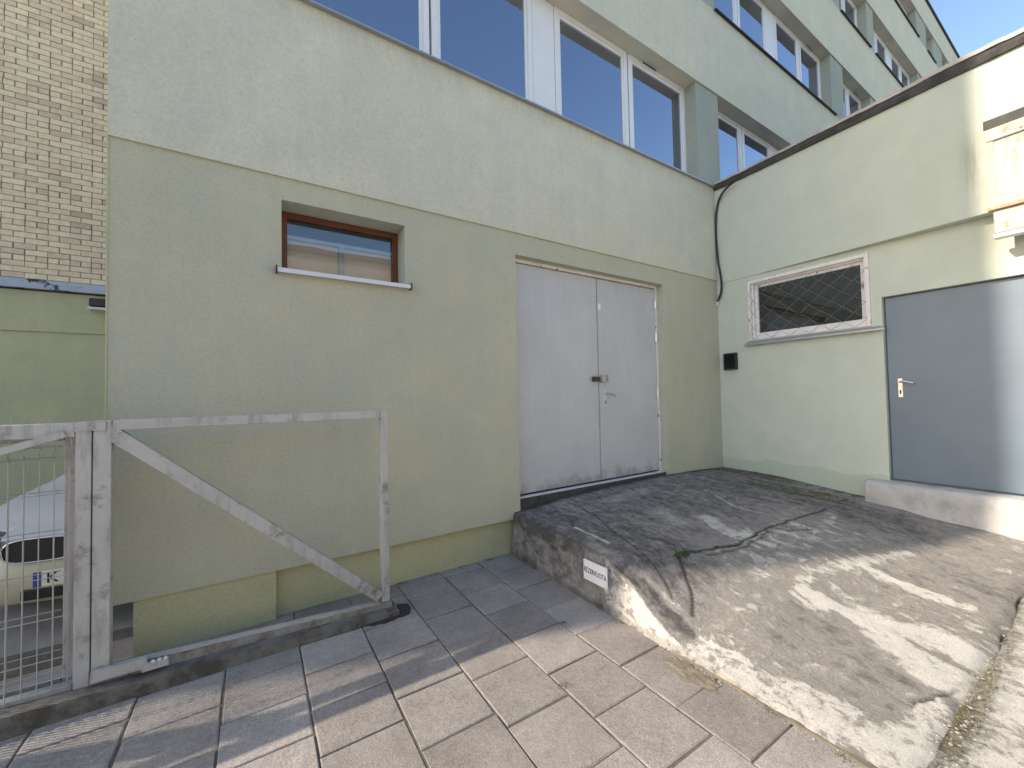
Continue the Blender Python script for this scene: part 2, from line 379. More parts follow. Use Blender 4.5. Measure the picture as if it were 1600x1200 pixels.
stains = [  # polyline, radius, lightness, weight
 ([(-3.72,-.15),(-3.51,-.94),(-3.49,-1.4)], .45, .17, .9), ([(-2.6,-.2),(-1.0,-.5),(-.4,-.6)], .6, .24, .9), ([(-3.0,-.5),(-2.0,-1.0)], .5, .22, .8),
 ([(-1.06,-.77),(-.71,-1.66),(-.73,-2.1)], .4, .20, .9), ([(-3.06,-2.27),(-3.07,-2.56),(-3.22,-2.8)], .20, .38, .8),
 ([(-3.55,-2.57),(-3.35,-2.75)], .15, .38, .8), ([(-1.63,-2.5),(-1.46,-3.04)], .3, .38, .8),
 ([(-2.82,-2.2),(-2.69,-2.44),(-2.64,-2.66),(-2.46,-2.86),(-2.6,-3.05)], .10, .88, 1), ([(-2.79,-2.62),(-2.93,-2.92),(-2.85,-3.05)], .13, .84, 1), ([(-3.26,-3.0),(-3.62,-2.95)], .10, .80, 1),
 ([(-3.9,-2.1),(-3.89,-2.25),(-3.84,-2.43),(-3.79,-2.65),(-3.72,-3.0)], .16, .78, 1), ([(-2.37,-1.19),(-2.49,-1.48),(-2.28,-1.71),(-1.74,-1.86)], .12, .70, .95),
 ([(-1.66,-.86),(-1.77,-1.12),(-1.71,-1.39)], .022, .66, .9), ([(-2.64,-2.11),(-1.99,-2.22),(-1.33,-2.43)], .05, .7, .9), ([(-1.94,-2.25),(-2.0,-2.65),(-1.86,-2.88)], .045, .78, .9),
 ([(-2.7,-.87),(-2.72,-1.11)], .12, .60, .9), ([(-1.6,-1.9),(-1.0,-1.75)], .05, .62, .9), ([(-2.9,-.35),(-2.3,-.3)], .08, .5, .8), ([(-3.7,-.72),(-3.69,-1.12)], .014, .85, 1), ([(-1.96,-2.42),(-1.88,-2.76)], .03, .8, .9),
 ([(-2.7,-1.75),(-2.2,-2.0)], .08, .62, .8), ([(-3.3,-1.95),(-3.1,-2.1),(-2.9,-1.95)], .12, .55, .8), ([(-3.35,-.1),(-3.3,-.35)], .15, .36, .8),
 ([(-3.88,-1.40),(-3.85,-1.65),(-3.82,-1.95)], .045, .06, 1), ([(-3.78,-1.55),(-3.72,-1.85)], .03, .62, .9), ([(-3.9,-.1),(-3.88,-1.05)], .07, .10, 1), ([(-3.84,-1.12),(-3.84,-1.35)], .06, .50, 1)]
cracks = [[(-3.28,-1.52),(-2.93,-1.56),(-2.62,-1.61),(-2.0,-1.58),(-1.55,-1.62),(-.89,-1.66)], [(-3.32,-1.52),(-3.46,-1.68),(-3.57,-1.81),(-3.70,-1.89)],
 [(-3.05,-1.61),(-2.54,-1.66),(-2.07,-1.62)], [(-3.28,-.09),(-3.33,-.51),(-3.46,-.98),(-3.6,-1.43),(-3.66,-1.66),(-3.73,-1.76)], [(-3.31,-2.88),(-3.18,-2.92),(-3.06,-2.97),(-2.96,-2.98)],
 [(-2.0,-1.58),(-1.85,-1.72),(-1.6,-1.80)]]
nx, ny = 262, 206; vs = []; fs = []; colr = []
for j in range(ny):
    for i in range(nx):
        x = -3.92 + 3.915*i/(nx-1); y = -3.05*j/(ny-1)
        p = Vector((x, y, 0))
        wob = mnoise.noise(p*7)*.02 + mnoise.noise(p*21)*.011
        z = rz(x, y) + mnoise.noise(p*2.2)*.012 + mnoise.noise(p*9)*.005
        lo = .32 + (.20 if y < -1.55 else .20*max(0, (-y-.9)/.65)) + mnoise.noise(p*1.3)*.10  # base tone painted lighter over the sunlit part of the ramp
        lo += .05*max(0, x+2)*(1 if y < -1.8 else 0)*0
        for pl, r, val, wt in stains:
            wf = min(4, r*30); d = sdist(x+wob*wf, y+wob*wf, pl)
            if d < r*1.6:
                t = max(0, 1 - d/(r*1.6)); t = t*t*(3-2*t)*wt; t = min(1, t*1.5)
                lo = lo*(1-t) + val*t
        moss = 0
        for pl, r in (([(-.62,-.85),(-.5,-1.26),(-.4,-1.61)], .22), ([(-.25,-.1),(-.2,-.9)], .18)):
            d = sdist(x, y, pl); moss = max(moss, max(0, 1-d/r))
        ck = 0
        for q, pl in enumerate(cracks):
            d = sdist(x+wob, y+wob, pl)
            wd = .017 if q in (0, 1) else .015
            if d < wd:
                k = 1-d/wd; z -= .010*k; ck = max(ck, min(1, k*1.5)*(.95 if q < 2 else .7))
        edge = x + 3.92
        if edge < .16 and y < -1.35:       # broken, crumbled edge
            t = 1-edge/.16; z -= .05*t*(.4+abs(mnoise.noise(p*6)))*(1 if y > -2.2 else .25)
            lo += .12*t*mnoise.noise(p*25)
        if y > -.05: ck = max(ck, .55)
        if x > -.04: ck = max(ck, .5)
        fe = max(0, (-2.96 + .03*mnoise.noise(p*6) - y)/.08)
        if fe > 0: z -= .022*min(1, fe)**2; ck = max(ck, .25*min(1, fe))
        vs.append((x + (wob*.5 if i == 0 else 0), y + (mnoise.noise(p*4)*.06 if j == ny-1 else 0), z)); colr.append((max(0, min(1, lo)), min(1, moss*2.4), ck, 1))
for j in range(ny-1):
    for i in range(nx-1):
        a = j*nx+i; fs.append((a, a+nx, a+nx+1, a+1))
# skirts: left side (retaining face) and front
wl = 14; lefts = list(range(len(vs), len(vs)+ny))
for j in range(ny): vs.append(vs[j*nx]); colr.append((colr[j*nx][0], 0, 0, 1))
base = len(vs)
for k in range(1, wl+1):
    for j in range(ny):
        x, y, z = vs[lefts[j]]; t = k/wl; zz = z*(1-t) + (GZ-.04)*t; p = Vector((0, y*1, zz*2))
        vs.append((x - .03*t + mnoise.noise(p*5)*.012 + mnoise.noise(p*17)*.006, y, zz))
        hgt = (zz - GZ)
        lo = .30 + .12*mnoise.noise(Vector((y*2, zz*6, 3))) + .1*mnoise.noise(Vector((y*12, zz*4, 5)))
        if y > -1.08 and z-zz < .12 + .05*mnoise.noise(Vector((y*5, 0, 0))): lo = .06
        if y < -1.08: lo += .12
        if y < -1.3: lo += .30  # sunlit end of the side face painted lighter
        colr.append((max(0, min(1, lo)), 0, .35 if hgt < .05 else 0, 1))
for k in range(wl):
    for j in range(ny-1):
        a = lefts[j] if k == 0 else base+(k-1)*ny+j; b_ = lefts[j+1] if k == 0 else base+(k-1)*ny+j+1
        c_ = base+k*ny+j; d_ = c_+1
        fs.append((a, c_, d_, b_))
base2 = len(vs)
fr = [(ny-1)*nx+i for i in range(nx)]
for i in fr:
    x, y, z = vs[i]; vs.append((x, y-.03, GZ-.05)); colr.append((.3, .3, .6, 1))
for i in range(nx-1): fs.append((fr[i], base2+i, base2+i+1, fr[i+1]))
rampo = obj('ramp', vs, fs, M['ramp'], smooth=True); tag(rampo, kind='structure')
ca = rampo.data.color_attributes.new('stain_light', 'FLOAT_COLOR', 'POINT')
for i, cc in enumerate(colr): ca.data[i].color = cc

# second concrete apron beyond the ramp's broken front edge
vs2, fs2, col2 = [], [], []; n2x, n2y = 90, 60
for j in range(n2y):
    for i in range(n2x):
        x = -3.93 + 3.925*i/(n2x-1); y = -3.02 - 3.0*j/(n2y-1); p = Vector((x, y, 4))
        z = rz(x, -3.05) - .012 + mnoise.noise(p*2)*.01 - (.03 if j == 0 else 0) - min(.06, (-3.02-y)*.05)*(1 if x > -2 else 0)
        vs2.append((x, y, max(z, GZ-.012))); ck = max(0, 1-(-3.03-y)/.07) if y < -3.0 else 1
        lo = .74 + .2*mnoise.noise(p*1.7)
        col2.append((lo, max(0, 1-(-3.02-y)/.16)*.9, min(.5, ck*.6), 1))
for j in range(n2y-1):
    for i in range(n2x-1):
        a = j*n2x+i; fs2.append((a, a+n2x, a+n2x+1, a+1))
ap = obj('concrete_apron', vs2, fs2, M['ramp'], smooth=True); tag(ap, kind='structure')
ca = ap.data.color_attributes.new('stain_light', 'FLOAT_COLOR', 'POINT')
for i, cc in enumerate(col2): ca.data[i].color = cc

# kerb strip the gate runs over
kv = MB()
kv.hexa([(-10.2,-.47,GZ-.05),(-5.27,-.47,GZ-.05),(-5.27,-.24,GZ-.05),(-10.2,-.24,GZ-.05),(-10.2,-.46,GZ+.20),(-5.27,-.46,GZ+.035),(-5.27,-.24,GZ+.035),(-10.2,-.24,GZ+.20)])
tag(kv.build('kerb', M['kerb']), kind='structure')

# ------------------------------------------------------------------ main building
XL = -7.016; XR = 24.0; T = .30
mb = thing('main_building', 'long pale green rendered building with rows of white windows', 'building', group=None)
def cells(x0, x1, z0, z1, holes):
    zs = sorted({z0, z1, *[h[2] for h in holes], *[h[3] for h in holes]}); out = []
    for a, b in zip(zs, zs[1:]):
        cuts = sorted([(h[0], h[1]) for h in holes if h[2] <= a and h[3] >= b]); x = x0
        for p, q in cuts:
            if p > x: out.append((x, p, a, b))
            x = q
        if x < x1: out.append((x, x1, a, b))
    return out
DOOR = (-3.834, -1.364, -1.20, 1.521); SW = (-6.027, -5.044, 1.017, 1.577)
w = MB()
for x0, x1, z0, z1 in cells(XL, -.0, -1.297, 1.755, [(DOOR[0], DOOR[1], -1.297, DOOR[3]), SW]): w.box(x0, x1, 0, T, z0, z1)
w.box(.0, XR, 0, T, -1.297, 1.755)
w.build('lower_wall', M['lower'], mb)
# plinth set back under the wall (two depths), open for a hand's width at the corner
pl = MB(); pl.box(-6.88, -6.07, .022, .26, GZ-.05, -1.299); pl.box(-6.07, DOOR[0]-.0, .075, .26, GZ-.05, -1.299); pl.build('plinth', M['plinth'], mb)
MB().box(XL-.003, XL+.006, -.004, .03, -1.297, 1.755).build('corner_bead', M['plinth'], mb)
rows = [(3.255, 4.86), (6.27, 7.68), (9.02, 10.25), (11.5, 12.42)]; TOP = 13.30
spz = [(1.755, 3.25)] + [(rows[i][1], rows[i+1][0]-.005) for i in range(3)] + [(rows[3][1], TOP)]
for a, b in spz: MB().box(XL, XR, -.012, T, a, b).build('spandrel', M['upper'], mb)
# drip edge under the first spandrel
MB().box(XL, 0, -.018, -.012, 1.755, 1.775).build('drip_trim', M['upper'], mb)
wins = {0: [(-5.98, -.39), (.22, 4.92)], 1: [(-5.98, -.39), (.22, 4.92), (5.63, 7.45)], 2: [(.22, 4.92), (5.63, 7.45), (7.95, 12.0)], 3: [(7.9, 12.1), (13.25, 14.1), (15.3, 16.0)]}
FD = .20      # frame depth behind the face
pc = 0
def casement(x0, x1, z0, z1, parent, mat='white_pvc', fwd=.062, y=FD, glassm='glass', vent=False, sash=True):
    r = MB().ring(x0, x1, z0, z1, fwd, y, y+.06)
    if sash: r.ring(x0+fwd-.006, x1-fwd+.006, z0+fwd-.006, z1-fwd+.006, .045, y+.012, y+.05)
    f = r.build('window', M[mat], parent)
    MB().box(x0+fwd, x1-fwd, y+.026, y+.032, z0+fwd, z1-fwd).build('pane', M[glassm], f)
    if vent:
        v = MB().box(x0+.25, x0+.62, y-.022, y-.001, z1-.052, z1-.012); v.build('trickle_vent', M['white_pvc'], f)
        v = MB().box(x0+.28, x0+.59, y-.028, y-.0225, z1-.040, z1-.022); v.build('vent_slot', M['dark_metal'], f)
    return f
for ri, (z0, z1) in enumerate(rows):
    holes = wins[ri]; x = XL
    for p, q in holes + [(XR, XR)]:
        if q > p or p == XR:
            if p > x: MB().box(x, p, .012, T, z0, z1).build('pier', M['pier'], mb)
            x = q
    for p, q in holes:
        wdt = q-p
        if wdt > 3.5:
            mid = (p+q)/2 if ri else ((-3.05-3.40)/2 if p < -1 else (p+q)/2); hw = .17
            casement_spans = []
            for a, b in ((p, mid-hw), (mid+hw, q)):
                m_ = (a+b)/2; casement_spans += [(a, m_-.01), (m_+.01, b)]
            MB().box(mid-hw+.004, mid+hw-.004, FD+.004, FD+.055, z0+.004, z1-.004).build('infill_panel', M['white_pvc'], mb)
        elif wdt > 1.5:
            casement_spans = [(p, (p+q)/2-.01), ((p+q)/2+.01, q)]
        else: casement_spans = [(p, q)]
        for n_, (a, b) in enumerate(casement_spans): casement(a+.003, b-.003, z0+.003, z1-.003, mb, vent=(n_ == len(casement_spans)-1 and ri < 2))
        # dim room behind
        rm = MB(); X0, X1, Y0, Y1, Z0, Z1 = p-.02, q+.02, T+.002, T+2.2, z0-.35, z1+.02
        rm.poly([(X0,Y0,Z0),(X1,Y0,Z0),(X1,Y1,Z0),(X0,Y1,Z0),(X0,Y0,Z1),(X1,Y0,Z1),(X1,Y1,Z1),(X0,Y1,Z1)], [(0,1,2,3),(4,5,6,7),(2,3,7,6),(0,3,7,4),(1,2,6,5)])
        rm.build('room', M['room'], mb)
        # sill flashing
        sx1 = 0.0 if (ri == 0 and p < 0) else q+.10
        sx0 = p-.06
        MB().hexa([(sx0,-.055,z0-.012),(sx1,-.055,z0-.012),(sx1,FD-.002,z0-.004),(sx0,FD-.002,z0-.004),(sx0,-.055,z0+.004),(sx1,-.055,z0+.004),(sx1,FD-.002,z0+.002),(sx0,FD-.002,z0+.002)]).build('sill', M['sill'] if ri == 0 else M['dark_metal'], mb)
# pleated blind behind the right-hand casement of the first row
cb = MB(); n = 26
pts = [(-1.02 + .52*i/n, T+.10 + (.02 if i % 2 else 0)) for i in range(n+1)]
cb.poly([(x_, y_, z_) for x_, y_ in pts for z_ in (3.30, 4.80)], [(2*i, 2*i+2, 2*i+3, 2*i+1) for i in range(n)])
cb.build('blind', M['curtain'], mb)
# closed shell: roof, back, ends, carport wall
sh = MB(); sh.box(XL, XR, T, 12, TOP-.02, TOP); sh.box(XL, XR, 12, 12.2, GZ, TOP); sh.box(XR, XR+.2, 0, 12.2, GZ, TOP)
sh.box(XL, XL+.2, T, 12, .35, TOP-.02); sh.box(XL+.2, -4.6, T, 12, .35, .5); sh.box(-4.7, -4.5, T, 12, GZ, .35)
sh.build('outer_shell', M['lower'], mb)
MB().box(XL, XR, -.06, T, TOP, TOP+.07).build('roof_flashing', M['felt'], mb)
# small brown window
bw = MB(); bw.ring(SW[0]+.002, SW[1]-.002, SW[2]+.002, SW[3]-.002, .05, .215, .27); brown = bw.build('window', M['brownwood'], mb); brown['label'] = 'low brown framed window'
MB().box(SW[0]+.05, SW[1]-.05, .235, .241, SW[2]+.05, SW[3]-.05).build('pane', M['glass_clear'], brown)
ib = MB(); zt = SW[2]+.345
ib.box(SW[0]+.04, SW[1]-.04, .244, .27, zt, zt+.03); ib.box(SW[0]+.46, SW[0]+.50, .244, .27, SW[2]+.02, zt); ib.build('reflection_bar', M['sill'], brown)  # bars standing in for lines reflected in the pane
MB().box(SW[0]+.04, SW[1]-.04, .272, .276, SW[2]+.02, zt).build('reflection_panel', M['beige'], brown)  # beige panel standing in for the building reflected in the pane
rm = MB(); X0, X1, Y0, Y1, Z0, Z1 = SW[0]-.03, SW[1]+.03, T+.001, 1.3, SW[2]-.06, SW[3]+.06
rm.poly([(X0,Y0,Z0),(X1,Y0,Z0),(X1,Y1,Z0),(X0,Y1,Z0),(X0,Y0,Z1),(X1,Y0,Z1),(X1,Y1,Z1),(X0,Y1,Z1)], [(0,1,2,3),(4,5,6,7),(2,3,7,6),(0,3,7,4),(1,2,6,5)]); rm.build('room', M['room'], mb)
ss = MB(); a, b, z = SW[0]-.03, SW[1]+.035, SW[2]
ss.hexa([(a,-.05,z-.028),(b,-.05,z-.028),(b,-.001,z-.020),(a,-.001,z-.020),(a,-.05,z+.006),(b,-.05,z+.006),(b,-.001,z+.012),(a,-.001,z+.012)])
ss.box(SW[0]+.002, SW[1]-.002, 0, .214, z+.001, z+.012)
ss.build('sill', M['sill_white'], mb)
MB().box(a-.012, a-.001, -.055, .0, z-.035, z+.02).box(b+.001, b+.012, -.055, 0, z-.035, z+.02).build('sill_end_cap', M['dark_metal'], mb)

# double door
DY = .11
box('threshold', DOOR[0], DOOR[1], .03, T, -1.32, -1.115, M['felt'], mb)
box('threshold_trim', DOOR[0]+.01, DOOR[1]-.01, .055, .104, -1.114, -1.099, M['sill_white'], mb)
fr_ = MB(); x0, x1 = DOOR[0]+.002, DOOR[1]-.002
fr_.box(x0, x0+.035, DY-.012, DY+.05, -1.112, DOOR[3]-.002); fr_.box(x1-.035, x1, DY-.012, DY+.05, -1.112, DOOR[3]-.002); fr_.box(x0+.035, x1-.035, DY-.012, DY+.05, DOOR[3]-.04, DOOR[3]-.002)
fr_.build('door_frame', M['white_rust'], mb)
box('door_backing', DOOR[0], DOOR[1], DY+.052, DY+.06, -1.112, DOOR[3], M['black'], mb)
seam = -2.535
L1 = box('door_leaf', x0+.040, seam-.006, DY, DY+.045, -1.085, DOOR[3]-.05, M['door'], mb, .004)
L2 = box('door_leaf', seam+.003, x1-.040, DY, DY+.045, -1.085, DOOR[3]-.052, M['door'], mb, .004)
MB().box(seam+.004, seam+.085, DY-.006, DY-.0005, -1.08, DOOR[3]-.06, .0015).build('cover_strip', M['door'], L2)
for zz in (1.25, .78, -.02, -.86):
    MB().tube([(x1-.036, DY-.010, zz-.06), (x1-.036, DY-.010, zz+.06)], .013, 8).box(x1-.075, x1-.040, DY-.006, DY-.0005, zz-.05, zz+.05).build('hinge', M['steel'], L2)
for zz in (1.15, -.1, -.8):
    MB().tube([(x0+.036, DY-.010, zz-.05), (x0+.036, DY-.010, zz+.05)], .010, 8).build('hinge', M['steel'], L1)
# lever handle with back plate
def handle_y(parent, x, z, y, dirn=1):
    h = MB().box(x-.022, x+.022, y-.008, y-.0005, z-.15, z+.075, .003)
    h.tube([(x, y-.008, z+.03), (x, y-.055, z+.03)], .011, 8); h.tube([(x, y-.055, z+.03), (x+dirn*.03, y-.058, z+.032), (x+dirn*.09, y-.056, z+.018), (x+dirn*.135, y-.05, z-.005)], .011, 8)
    o = h.build('handle', M['steel'], parent)
    MB().box(x-.007, x+.007, y-.0105, y-.0085, z-.10, z-.06).build('keyhole', M['black'], parent)
    return o
handle_y(L2, seam+.105, -.03, DY)
hb = MB().box(seam+.012, seam+.125, DY-.05, DY-.0065, .145, .235, .004); hb.hexa([(seam-.01,DY-.07,.165),(seam+.012,DY-.07,.165),(seam+.012,DY-.01,.165),(seam-.01,DY-.01,.165),(seam-.01,DY-.07,.225),(seam+.012,DY-.07,.225),(seam+.012,DY-.01,.225),(seam-.01,DY-.01,.225)])
hb.build('lock_cover', M['galv'], L2)
pk = MB().box(seam-.125, seam-.035, DY-.05, DY-.006, .155, .215, .006); pk.tube([(seam-.035, DY-.03, .20), (seam-.012, DY-.03, .20)], .008, 8); pk.tube([(seam-.035, DY-.03, .17), (seam-.012, DY-.03, .17)], .008, 8)
tag(pk.build('padlock', M['dark_metal']), 'dark padlock closing the hasp of the pale double door', 'padlock')
tag(box('sticker', seam+.012, seam+.055, DY-.0095, DY-.0065, 1.07, 1.15, M['paper']), 'small white paper sticker on the double door', 'sticker')

# ------------------------------------------------------------------ annex
ax = thing('annex_building', 'mint green single storey annex with a flat felted roof', 'building')
AY = -6.6; HO = 1.70
AW = (-1.876, -.467, .745, 1.63); AD = (-3.08, -1.975, -1.06, 1.068)
w = MB()
for y0, y1, z0, z1 in cells(AY, -.0, GZ-.05, HO, [(AW[0], AW[1], AW[2], AW[3]), (AD[0], AD[1], -1.09, AD[3])]): w.box(0, .3, y0, y1, z0, z1)
w.build('wall', M['annex'], ax)
# upper wall, its face creeping proud of the lower one towards the viewer
up_ = MB(); f1 = .12
def proud(y): return -.006 - max(0, (-y-.45))*.055
ys_ = [0, -.45, -1.2, -2, -2.8, -3.6, -5, AY]
pv = []; 
for y in ys_:
    for (x, z) in ((proud(y), HO+.002), (proud(y), 3.215), (.3, 3.215), (.3, HO+.002)): pv.append((x, y, z))
pf = []
for i in range(len(ys_)-1):
    for k in range(4): pf.append((4*i+k, 4*i+(k+1) % 4, 4*i+4+(k+1) % 4, 4*i+4+k))
pf += [(0, 1, 2, 3), tuple(4*(len(ys_)-1)+k for k in (3, 2, 1, 0))]
up_.poly(pv, pf).build('upper_wall', M['annex'], ax)
# roof edge: wavy felt upstand and a thin metal cap
fv, ff = [], []; n = 160
for i in range(n+1):
    y = -.02 + (AY+.02)*i/n; wv = mnoise.noise(Vector((0, y*1.7, 1)))*.016 + mnoise.noise(Vector((0, y*6, 2)))*.010 + mnoise.noise(Vector((0, y*17, 8)))*.005
    pr = proud(y)
    for (x, z) in ((pr-.03+wv, 3.20+y*.006), (pr-.045+wv, 3.235+wv), (pr-.045, 3.272+wv*1.2), (.4, 3.285), (.4, 3.205+y*.006)): fv.append((x, y, z))
for i in range(n):
    for k in range(5): ff.append((5*i+k, 5*i+(k+1) % 5, 5*i+5+(k+1) % 5, 5*i+5+k))
ff += [(0, 1, 2, 3, 4), tuple(5*n+k for k in (4, 3, 2, 1, 0))]
MB().poly(fv, ff).build('roof_edge', M['felt'], ax)
fv, ff = [], []
for i in range(n+1):
    y = -.02 + (AY+.02)*i/n; wv = mnoise.noise(Vector((0, y*1.7, 1)))*.016 + mnoise.noise(Vector((0, y*7, 4)))*.008 + mnoise.noise(Vector((0, y*19, 6)))*.005; pr = proud(y)
    for (x, z) in ((pr-.06, 3.276+wv), (pr-.06, 3.305+wv-y*.004), (.2, 3.330-y*.004), (.2, 3.293)): fv.append((x, y, z))
for i in range(n):
    for k in range(4): ff.append((4*i+k, 4*i+(k+1) % 4, 4*i+4+(k+1) % 4, 4*i+4+k))
ff += [(0, 1, 2, 3), tuple(4*n+k for k in (3, 2, 1, 0))]
MB().poly(fv, ff).build('cap_flashing', simple('pale_mortar_cap', (.50, .46, .43), .9, 0, .25, 6, .3, 50), ax)
sh = MB(); sh.box(.301, 16, AY, -.02, 3.0, 3.19); sh.box(.3, 16, AY-.2, AY, GZ, 3.13); sh.box(15.8, 16, AY, -.02, GZ, 3.0); sh.build('roof_deck', M['felt'], ax)
# window with flaking frame and chain link
r = MB(); r.ring_x(AW[0]+.002, AW[1]-.002, AW[2]+.002, AW[3]-.002, .042, -.012, .03)
r.ring_x(AW[0]+.044, AW[1]-.044, AW[2]+.044, AW[3]-.044, .022, .03, .075)
r.ring_x(AW[0]+.03, AW[1]-.03, AW[2]+.03, AW[3]-.03, .075, .075, .12)
aw = r.build('window', M['white_rust'], ax); aw['label'] = 'white painted window with rusty frame behind chain link'
MB().box(.10, .106, AW[0]+.1, AW[1]-.1, AW[2]+.1, AW[3]-.1).build('pane', M['glass_dark'], aw)
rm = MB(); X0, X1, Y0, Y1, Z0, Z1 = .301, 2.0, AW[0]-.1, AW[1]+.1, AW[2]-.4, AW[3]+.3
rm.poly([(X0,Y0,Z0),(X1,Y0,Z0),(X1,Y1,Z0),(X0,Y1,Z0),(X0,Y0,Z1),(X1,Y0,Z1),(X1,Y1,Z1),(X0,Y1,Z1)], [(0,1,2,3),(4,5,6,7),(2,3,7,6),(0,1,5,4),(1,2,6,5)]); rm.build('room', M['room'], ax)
g = MB(); cw, ch = .118, .098; yA, yB, zA, zB = AW[0]+.015, AW[1]-.015, AW[2]+.01, AW[3]-.02
ncol = int((yB-yA)/cw)
for k in range(ncol+1):
    y0 = yB - k*cw; pts = []; nz = int((zB-zA)/ch)+1
    for q in range(nz):
        sx = 1 if (q+k) % 2 else -1
        yy = y0 + sx*cw*.47 + mnoise.noise(Vector((k*.9, q*.7, 0)))*.018; zz = zA + q*ch + mnoise.noise(Vector((k*.5, q*.5, 7)))*.02 - .02
        pts.append((-.018 - .012*mnoise.noise(Vector((k*.4, q*.4, 3))), max(yA, min(yB, yy)), min(zB, max(zA, zz))))
    g.tube(pts, .0032, 4)
wg = g.build('mesh_grille', M['rustwire'], aw); wg['kind'] = 'stuff'
fv = [(-.075, AW[0]-.13, AW[2]-.065), (-.075, AW[1]+.05, AW[2]-.075), (.03, AW[1]+.02, AW[2]-.004), (.03, AW[0]-.06, AW[2]-.004), (-.075, AW[0]-.13, AW[2]-.045), (-.075, AW[1]+.05, AW[2]-.055), (.03, AW[1]+.02, AW[2]+.003), (.03, AW[0]-.06, AW[2]+.003)]
MB().hexa(fv).build('sill', M['sill'], ax)
# steel door and concrete step
box('door_frame', .092, .105, AD[0], AD[1], AD[2]-.028, AD[3], M['door2'], ax)
ad = box('door_leaf', .06, .09, AD[0]+.012, AD[1]-.014, AD[2]+.004, AD[3]-.012, M['door2'], ax, .004); ad['label'] = 'blue grey steel door'
h = MB(); hx, hy, hz = .06, -2.09, .02
h.box(hx-.007, hx-.0005, hy-.021, hy+.021, hz-.13, hz+.09, .003); h.tube([(hx-.007, hy, hz+.05), (hx-.05, hy, hz+.05)], .010, 8); h.tube([(hx-.05, hy, hz+.05), (hx-.054, hy-.04, hz+.052), (hx-.05, hy-.12, hz+.03)], .010, 8)
h.build('handle', M['steel'], ad); box('keyhole', hx-.0095, hx-.0075, hy-.007, hy+.007, hz-.09, hz-.045, M['black'], ad)
sv, sf, sc_ = [], [], []; nn = 90
for i in range(nn+1):
    y = -1.80 - 1.9*i/nn; q = Vector((1, y*4, 0)); q2 = Vector((5, y*11, 0)); zt_ = -1.072 + .006*mnoise.noise(q2)
    prof = [(.028, zt_+.004), (-.14, zt_), (-.185+.012*mnoise.noise(q2), zt_-.012), (-.20+.015*mnoise.noise(q), zt_-.06), (-.20+.02*mnoise.noise(q2), zt_-.16), (-.215+.02*mnoise.noise(q), -1.55)]
    for x, z in prof: sv.append((x, y, z))
for i in range(nn):
    for k in range(5): sf.append((6*i+k, 6*i+k+1, 6*i+7+k, 6*i+6+k))
sf += [(0, 1, 2, 3, 4, 5)[::-1], tuple(6*nn+k for k in range(6))]
st = MB().poly(sv, sf).build('step', worn('whitish_step_concrete', (.50, .485, .48), (.24, .225, .215), .9, 0, .48, .85, 4.5), ax, True)

# black louvre box on the annex wall
vt = thing('wall_vent', 'small black louvred box on the mint wall beside the corner', 'vent', (0, -.18, .33))
MB().ring_x(-.285, -.088, .33, .585, .022, -.05, -.0005).build('housing', M['black'], vt)
MB().box(-.012, -.0006, -.263, -.11, .352, .563).build('back_plate', M['black'], vt)
for k in range(6):
    z = .365 + k*.034; MB().hexa([(-.045,-.262,z),(-.045,-.111,z),(-.013,-.111,z+.02),(-.013,-.262,z+.02),(-.045,-.262,z+.005),(-.045,-.111,z+.005),(-.013,-.111,z+.025),(-.013,-.262,z+.025)]).build('slat', M['black'], vt)

# weathered metal cabinet over the steel door
cb_ = thing('metal_cabinet', 'weathered white metal box with rusty lip above the blue grey door', 'cabinet', (0, -3.4, 1.45))
y0, y1 = -4.6, -2.88
PX = proud(-4.6)-.02
box('lower_box', -.27, PX, y0, y1, 1.445, 1.665, M['cab_white'], cb_, .006)
box('underside_flange', -.275, -.17, y0, y1+.006, 1.405, 1.441, M['white_rust'], cb_, .004)
box('rusty_lip', -.30, PX, y0, y1+.03, 1.668, 1.70, M['rustlip'], cb_, .004)
for k in range(3):
    ya = y1-.02-k*.55; box('panel', -.25, PX, ya-.545, ya, 1.703, 2.335, M['cab_white'], cb_, .004)
box('seam_strip', -.256, -.251, y1-.145, y1-.13, 1.71, 2.33, M['cab_white'], cb_)
MB().tube([(-.262, y0, 2.358), (-.262, y1+.02, 2.358)], .02, 10).build('round_bead', M['white_rust'], cb_, True)
box('head_strip', -.245, PX, y0, y1+.03, 2.382, 2.46, M['cab_white'], cb_, .004)
box('canopy_slab', -.262, PX, y0, y1+.035, 2.463, 2.555, simple('dark_weathered_concrete', (.085, .08, .075), .9, 0, .3, 9, .4, 50), cb_, .004)

# cable
cpts = [(-.12,-.40,3.16),(-.08,-.24,3.12),(-.05,-.13,3.05),(-.035,-.06,2.9),(-.03,-.03,2.65),(-.03,-.03,2.35),(-.035,-.05,2.05),(-.04,-.08,1.85),(-.05,-.10,1.68),(-.05,-.09,1.56),(-.04,-.05,1.47),(-.045,-.02,1.42)]
def smooth_pts(P, k=6):
    P = [Vector(p) for p in P]; out = []
    for i in range(len(P)-1):
        p0, p1, p2, p3 = P[max(i-1, 0)], P[i], P[i+1], P[min(i+2, len(P)-1)]
        for j in range(k):
            t = j/k; out.append(.5*((2*p1) + (p2-p0)*t + (2*p0-5*p1+4*p2-p3)*t*t + (3*p1-p0-3*p2+p3)*t**3))
    return out + [P[-1]]
cbl = thing('cable', 'black cable hanging down the corner between both green walls', 'cable', (0, 0, 1.4))
MB().tube(smooth_pts(cpts), .016, 8).build('sheath', M['black'], cbl, True)
MB().tube([(-.045,-.02,1.42),(-.045,-.015,1.36)], .012, 8).build('end_cap', M['paper'], cbl)

